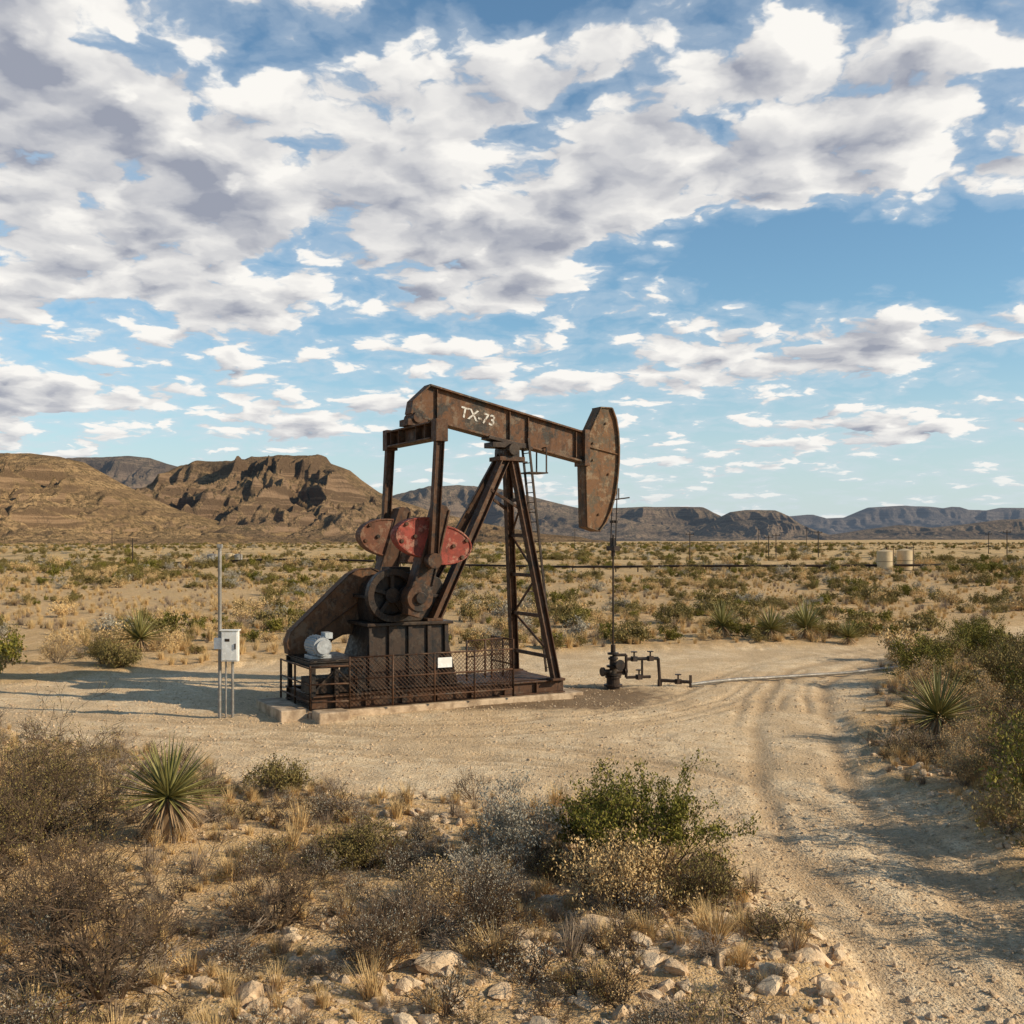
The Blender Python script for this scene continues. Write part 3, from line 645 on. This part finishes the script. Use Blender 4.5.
place('bare_thornbush',bushmesh('bare_b',10,1.45,2.4,18,3,4,500,.02,(bark,olive),.022,1.1,.05,.5),-3.9,10.6,1)
place('bare_thornbush',bushmesh('bare_c',11,1.2,1.9,20,3,4,1500,.02,(bark,drym),.015,1.,.05,.45),-5.1,12.3,1)
place('bare_thornbush',bushmesh('bare_d',12,.8,1.4,18,3,4,400,.02,(bark,drym),.012,1.,.05,.45),-2.6,12.2,1)
gb=bushmesh('green_clump',15,.5,.95,24,2,4,5000,.04,(bark,olive),.006,.8,.05)
place('green_shrub',gb,-3.9,18.6,0); 
# right roadside cluster
cr=[bushmesh('creosote_%s'%c,40+i,1.,1.4,18,3,3,8000,.04,(bark,leafg),.012,.85,.045) for i,c in enumerate('bc')]
ol=[bushmesh('olive_shrub_%s'%c,50+i,1.,1.3,18,3,3,6000,.038,(bark,olive),.011,.9,.045) for i,c in enumerate('bc')]
dr=[bushmesh('dry_shrub_%s'%c,60+i,1.,1.25,24,3,3,4500,.035,(barkg,drym),.009,.9,.04) for i,c in enumerate('fg')]
yy=[yuccamesh('yucca_'+c,70+i,.8,140,.3,60) for i,c in enumerate('bc')]
k=0
for kind,x,y,s in (('c',12.5,33.4,1.4),('o',14.0,36.5,1.3),('c',16.2,38.5,1.4),('o',14.2,31.0,1.6),('o',12.0,29.6,1.1),('c',13.6,27.2,1.7),('d',10.6,27.3,.9),('d',11.0,25.2,1.),('o',12.4,25.2,1.6),('c',13.0,23.4,1.8),
  ('d',8.9,21.9,.8),('o',10.0,20.6,1.2),('d',7.9,19.2,.8),('d',8.2,17.7,.8),('o',9.0,18.9,1.4),('c',10.6,21.2,1.5),('c',8.1,15.9,1.6),('o',7.2,14.0,1.35),('o',9.4,17.6,1.8),('o',6.9,12.2,1.3),('d',11.6,30.9,1.),('c',17.8,42,1.3),('o',15.5,33.5,1.4),('o',15.5,28.8,1.5),('c',19.5,39.5,1.4),('d',9.8,23.0,.7),('d',7.3,16.6,.7),('d',8.4,20.3,.6)):
    L={'c':cr,'o':ol,'d':dr}[kind]; nm={'c':'creosote_bush','o':'olive_shrub','d':'dry_shrub'}[kind]
    place(nm,L[k%2],x,y,k*1.3,s); k+=1
for x,y,s in((9.35,24.1,1.4),(11.3,22.4,1.1),(9.2,48,1.5),(11.0,46.8,1.4),(12.8,47.8,1.6),(-14.2,42,1.6),(14.2,46.4,1.0)):
    place('yucca_plant',yy[k%2],x,y,k,s); k+=1
place('green_shrub',ol[0],-14.0,37.6,0,1.1); place('green_shrub',gb,-13.2,37.2,2,1.6); place('dry_shrub',dr[0],-15.7,37.9,2,1.)
# scatter prototypes
def rockmesh(name,seed,sub,mat):
    bm=bmesh.new(); bmesh.ops.create_icosphere(bm,subdivisions=sub,radius=.5); r=np.random.RandomState(seed)
    pl=[(Vector(r.normal(0,1,3)).normalized(),r.uniform(.24,.40)) for _ in range(11)]
    for v in bm.verts:
        for n,d in pl:
            e=v.co.dot(n)-d
            if e>0: v.co-=n*e
        c=v.co; v.co*=1+.10*(float(vnoise(c.x*5+seed,c.y*5+c.z*4,seed))-.5)
        v.co.z*=.72
    me=bpy.data.meshes.new(name); bm.to_mesh(me); bm.free(); me.materials.append(mat); return me
m,nt,b,out=newmat('tan_limestone'); pp=OBJ(nt); oi=nt.nodes.new('ShaderNodeObjectInfo').outputs['Random']
c=MIX(nt,MR(nt,NOISE(nt,pp,3,5,.7),.35,.65),(.76,.54,.32),(.48,.31,.17)); c=MIX(nt,M(nt,'MULTIPLY',oi,.6),c,(.82,.64,.43)); 
nt.links.new(c,b.inputs['Base Color']); nt.links.new(BUMP(nt,NOISE(nt,pp,9,4,.7),.6,.06),b.inputs['Normal']); rockm=m
def coll(name,meshes):
    c=bpy.data.collections.new(name)
    for i,me in enumerate(meshes): c.objects.link(bpy.data.objects.new('%s_%02d'%(name,i),me))
    return c
C_scrub=coll('scrub_type',[bushmesh('sc%d'%i,100+i,.75,1.15,9,2,3,n,ls,mm,.014,.9,.07) for i,(n,ls,mm) in enumerate([(1300,.09,(bark,leafg)),(1200,.09,(bark,olive)),(900,.08,(barkg,sagel)),(1200,.08,(bark,olive)),(900,.08,(barkg,drym)),(900,.08,(bark,drym))])])
C_grass=coll('grass_type',[grassmesh('gr%d'%i,200+i,h,w,n,drym,.006) for i,(h,w,n) in enumerate([(.38,.4,110),(.28,.35,90),(.5,.5,130),(.2,.3,70)])]+[grassmesh('gr9',219,.45,.5,110,barkg,.005)])
C_twig=coll('twig_type',[bushmesh('tw%d'%i,300+i,.45,.7,9,2,4,n,.022,mm,.007,1.1,.04) for i,(n,mm) in enumerate([(300,(bark,drym)),(700,(bark,olive)),(150,(barkg,sagel)),(500,(bark,sagel))])])
C_peb=coll('stone_type',[rockmesh('rk%d'%i,400+i,2,rockm) for i in range(6)])
def scatter(name,pts,rot,scl,idx,col):
    me=bpy.data.meshes.new(name); me.vertices.add(len(pts)); me.vertices.foreach_set('co',np.asarray(pts,np.float32).ravel())
    for k_,ty,dat in(('irot','FLOAT_VECTOR',rot),('iscl','FLOAT_VECTOR',scl)):
        a=me.attributes.new(k_,ty,'POINT'); a.data.foreach_set('vector',np.asarray(dat,np.float32).ravel())
    a=me.attributes.new('iidx','INT','POINT'); a.data.foreach_set('value',np.asarray(idx,np.int32)); me.update()
    o=bpy.data.objects.new(name,me); scene.collection.objects.link(o)
    ng=bpy.data.node_groups.new(name+'_instancing','GeometryNodeTree')
    ng.interface.new_socket('Geometry',in_out='INPUT',socket_type='NodeSocketGeometry'); ng.interface.new_socket('Geometry',in_out='OUTPUT',socket_type='NodeSocketGeometry')
    gi=ng.nodes.new('NodeGroupInput'); go=ng.nodes.new('NodeGroupOutput'); ip=ng.nodes.new('GeometryNodeInstanceOnPoints'); ci=ng.nodes.new('GeometryNodeCollectionInfo')
    ci.inputs['Collection'].default_value=col; ci.inputs['Separate Children'].default_value=True; ci.inputs['Reset Children'].default_value=True
    def na(n_,t):
        x=ng.nodes.new('GeometryNodeInputNamedAttribute'); x.data_type=t; x.inputs['Name'].default_value=n_; return [s for s in x.outputs if s.enabled and s.name=='Attribute'][0]
    e2=ng.nodes.new('FunctionNodeEulerToRotation'); ng.links.new(na('irot','FLOAT_VECTOR'),e2.inputs[0])
    ng.links.new(gi.outputs[0],ip.inputs['Points']); ng.links.new(ci.outputs[0],ip.inputs['Instance']); ip.inputs['Pick Instance'].default_value=True
    ng.links.new(na('iidx','INT'),ip.inputs['Instance Index']); ng.links.new(e2.outputs[0],ip.inputs['Rotation']); ng.links.new(na('iscl','FLOAT_VECTOR'),ip.inputs['Scale'])
    ng.links.new(ip.outputs[0],go.inputs[0])
    md=o.modifiers.new('instances','NODES'); md.node_group=ng; return o
def fan(n,y0,y1,power,halfw=.62,extra=6):
    y=(y0**power+(y1**power-y0**power)*rs.rand(n))**(1/power); x=(rs.rand(n)*2-1)*(halfw*y+extra); return x,y
def do(name,x,y,smin,smax,n_idx,col,keep=None,tilt=.08,sink=0,wts=None):
    m=pmask(x,y); sd=sdf_poly(x,y,PAD)
    kp=keep(x,y,m,sd) if keep else (m<.25)
    x,y=x[kp],y[kp]; n=len(x); z=terr(x,y)-sink
    rot=np.stack([rs.normal(0,tilt,n),rs.normal(0,tilt,n),rs.rand(n)*6.283],1); s=smin*(smax/smin)**(rs.rand(n)**1.4)
    scl=np.stack([s*rs.uniform(.8,1.25,n),s*rs.uniform(.8,1.25,n),s*rs.uniform(.75,1.15,n)],1)
    idx=rs.choice(n_idx,n,p=wts) if wts is not None else rs.randint(0,n_idx,n)
    return scatter(name,np.stack([x,y,z],1),rot,scl,idx,col)
clear=lambda x,y,m,sd:(m<.2)&(fbm(x*.22,y*.14,3,77)+.3*rs.rand(len(x))>.69)
W6=[.15,.30,.11,.20,.13,.11]
x,y=fan(9000,34,170,1.5); do('desert_scrub',x,y,.42,1.35,6,C_scrub,clear,.05,.02,W6)
x,y=fan(13000,150,900,1.25,.6,10); do('desert_scrub',x,y,.8,2.1,6,C_scrub,lambda x,y,m,sd:(m<.3)&(fbm(x*.02,y*.015,3,78)+.4*rs.rand(len(x))>.71),.05,.05,W6)
x,y=fan(9500,30,130,1.3,.6,5); do('dry_grass',x,y,.7,1.5,5,C_grass,lambda x,y,m,sd:(m<.35)&(fbm(x*.2,y*.2,3,79)+.3*rs.rand(len(x))>.60),.1,0)
x,y=fan(8500,8,33,1.6,.62,3); do('dry_grass',x,y,.35,1.0,5,C_grass,lambda x,y,m,sd:(m<.35)&(fbm(x*.5,y*.5,3,81)+.3*rs.rand(len(x))>.60),.15,0)
x,y=fan(2600,8,33,1.6,.62,3); do('dry_brush',x,y,.4,1.2,4,C_twig,lambda x,y,m,sd:(m<.2)&(fbm(x*.4,y*.4,3,83)+.3*rs.rand(len(x))>.58),.1,0)
x,y=fan(44000,8,36,1.3,.6,3); do('gravel',x,y,.014,.085,6,C_peb,lambda x,y,m,sd:((fbm(x*.6,y*.6,3,91)+.5*rs.rand(len(x))>.70)),.5,-.004)
x,y=fan(7500,8,24,1.2,.6,3); do('rubble_stones',x,y,.06,.26,6,C_peb,lambda x,y,m,sd:(m<.6)&((sd>-3.0)|(y<13))&(fbm(x*.5,y*.5,3,95)+.3*rs.rand(len(x))>.65-.13*((x>-2)&(x<4.2)&(y<15))),.4,.0)
n=620; x=-2.5+6.6*rs.rand(n); y=9.2+3.9*rs.rand(n)**1.1; do('rubble_stones',x,y,.07,.34,6,C_peb,lambda x,y,m,sd:(m<.85)&(fbm(x*.8,y*.8,3,97)+.25*rs.rand(len(x))>.58),.5,.02)
n=1300; x=2.2+5.4*rs.rand(n); y=9.0+10*rs.rand(n)**1.2; do('road_stones',x,y,.035,.17,6,C_peb,lambda x,y,m,sd:(sd<1.3)&(ruts(x,y)<.5)&(fbm(x*.9,y*.9,3,98)+.2*rs.rand(len(x))>.53),.5,.0)
for i,(x,y,s) in enumerate(((1.0,12.0,.6),(1.35,11.7,.35),(-.76,11.15,.5),(-2.5,10.4,.45),(.2,12.0,.48),(3.15,11.4,.48),(2.95,12.0,.38),(2.3,12.2,.38),(1.95,11.6,.36),(2.6,10.7,.45),(-.1,10.6,.32),(.6,11.0,.3),(2.75,13.6,.33),(-3.2,11.6,.33),(1.6,10.9,.34),(3.0,10.4,.3))):
    o=place('rock',C_peb.objects[i%6].data,x,y,i*1.7,1,-.02+s*.12); o.scale=(s*1.15,s*.85,s*.75); o.rotation_euler=(.2*math.sin(i*3),.2*math.cos(i*2),i*1.7)
# ---------------------------------------------------------------- world, sun, camera
EL=math.radians(27); AZ=math.radians(105)
sund=Vector((math.sin(AZ)*math.cos(EL),math.cos(AZ)*math.cos(EL),math.sin(EL)))
w=bpy.data.worlds.new('World'); scene.world=w; w.use_nodes=True; nt=w.node_tree; nt.nodes.clear()
wo=nt.nodes.new('ShaderNodeOutputWorld'); bg=nt.nodes.new('ShaderNodeBackground'); nt.links.new(bg.outputs[0],wo.inputs[0])
ST=.11; bg.inputs[1].default_value=ST
sky=nt.nodes.new('ShaderNodeTexSky'); sky.sky_type='NISHITA'; sky.sun_disc=False; sky.sun_elevation=EL; sky.sun_rotation=AZ; sky.air_density=1.; sky.dust_density=.4; sky.ozone_density=1.6
tc=nt.nodes.new('ShaderNodeTexCoord').outputs['Generated']; sp=nt.nodes.new('ShaderNodeSeparateXYZ'); nt.links.new(tc,sp.inputs[0]); X_,Y_,Z_=sp.outputs
zc=M(nt,'ADD',M(nt,'MAXIMUM',Z_,0.),.20)
cb=nt.nodes.new('ShaderNodeCombineXYZ'); nt.links.new(M(nt,'DIVIDE',X_,zc),cb.inputs[0]); nt.links.new(M(nt,'DIVIDE',Y_,zc),cb.inputs[1])
vec=VM(nt,'ADD',cb.outputs[0],(11.3,4.1,0))
wn=nt.nodes.new('ShaderNodeTexNoise'); wn.noise_dimensions='2D'; wn.inputs['Scale'].default_value=5; wn.inputs['Detail'].default_value=5; wn.inputs['Roughness'].default_value=.6; nt.links.new(vec,wn.inputs['Vector'])
wv=VM(nt,'MULTIPLY',VM(nt,'SUBTRACT',wn.outputs['Color'],(.5,.5,.5)),(.14,.14,0))
vecw=VM(nt,'ADD',vec,wv)
def field(v,detail,vd):
    n=NOISE(nt,v,1.9,detail,.60,0,'2D')
    vo=nt.nodes.new('ShaderNodeTexVoronoi'); vo.voronoi_dimensions='2D'; vo.feature='SMOOTH_F1'; vo.inputs['Scale'].default_value=6.0; vo.inputs['Detail'].default_value=vd; vo.inputs['Roughness'].default_value=.55; vo.inputs['Smoothness'].default_value=.4
    nt.links.new(v,vo.inputs['Vector'])
    return M(nt,'ADD',M(nt,'MULTIPLY',n,.60),M(nt,'MULTIPLY',M(nt,'SUBTRACT',1.,vo.outputs['Distance']),.20))
f1=field(vecw,10,3.); f2=field(VM(nt,'ADD',vecw,(.05,-.07,.0)),5,1.); nl=NOISE(nt,vec,.9,2,.5,0,'2D')
def blob(px,py,rx,ry,amp):
    a=(px-512)/1100;e=(538-py)/1100;L=math.sqrt(1+a*a+e*e);a/=L;e/=L
    dx=M(nt,'MULTIPLY',M(nt,'SUBTRACT',X_,a),1100/rx); dz=M(nt,'MULTIPLY',M(nt,'SUBTRACT',Z_,e),1100/ry)
    return M(nt,'MULTIPLY',M(nt,'EXPONENT',M(nt,'MULTIPLY',M(nt,'ADD',M(nt,'MULTIPLY',dx,dx),M(nt,'MULTIPLY',dz,dz)),-1.)),amp)
cov=None
for bl in((850,262,250,44,-.18),(500,330,60,30,-.10),(720,110,50,18,-.09),(560,5,110,14,-.08),(120,45,90,14,-.07),(130,280,280,80,.12),(380,130,440,120,.10),(820,150,300,60,.10),(880,345,260,34,.08),(650,430,300,30,-.02),(120,395,160,30,.13)):
    s_=blob(*bl); cov=s_ if cov is None else M(nt,'ADD',cov,s_)
dens=M(nt,'ADD',M(nt,'ADD',f1,M(nt,'MULTIPLY',nl,.20)),M(nt,'ADD',cov,.082))
fade=M(nt,'MULTIPLY',MR(nt,Z_,.5,.66,1,.0),MR(nt,Y_,.0,.5))  # clouds thinned overhead and behind, out of view, to lower ambient fill
d=M(nt,'MULTIPLY',MR(nt,dens,.54,.59),fade)
rel=M(nt,'SUBTRACT',f1,f2); thick=MR(nt,dens,.58,.76)
br=M(nt,'ADD',M(nt,'ADD',.90,M(nt,'MULTIPLY',rel,4.8)),M(nt,'MULTIPLY',thick,-.68),clamp=True)
cc_=MIX(nt,br,tuple(c/ST for c in(.33,.355,.43)),tuple(c/ST for c in(.97,.945,.90)))
hz=MR(nt,Z_,.0,.20,.72,0)
skc=MIX(nt,1.,sky.outputs[0],MIX(nt,MR(nt,Z_,.48,.8),(.95,1.2,1.24),(.62,.75,.85)),'MULTIPLY')  # sky dimmed towards the zenith, above the view, to lower ambient fill
skc=MIX(nt,hz,skc,tuple(c/ST for c in(.60,.69,.76)))
hi=M(nt,'MULTIPLY',MR(nt,dens,.43,.57,0,.38),fade)
skc=MIX(nt,hi,skc,tuple(c/ST for c in(.66,.73,.80)))
fin=MIX(nt,M(nt,'MULTIPLY',d,MR(nt,Z_,0,.1,.5,1)),skc,cc_)
nt.links.new(fin,bg.inputs[0])
sl=bpy.data.lights.new('sun','SUN'); sl.energy=5; sl.angle=math.radians(.5); sl.color=(1,.87,.67)
so=bpy.data.objects.new('sun',sl); scene.collection.objects.link(so); so.rotation_euler=(-sund).to_track_quat('-Z','Y').to_euler(); so.location=(30,-10,30)
cam=bpy.data.cameras.new('camera'); cam.sensor_width=36; cam.lens=1100/1024*36; cam.shift_y=26/1024; cam.clip_end=20000; cam.clip_start=.1
co_=bpy.data.objects.new('camera',cam); scene.collection.objects.link(co_); co_.location=(0,0,CAMH); co_.rotation_euler=(math.radians(90),0,0); scene.camera=co_
scene.view_settings.view_transform='Standard'; scene.view_settings.look='None'; scene.view_settings.exposure=0
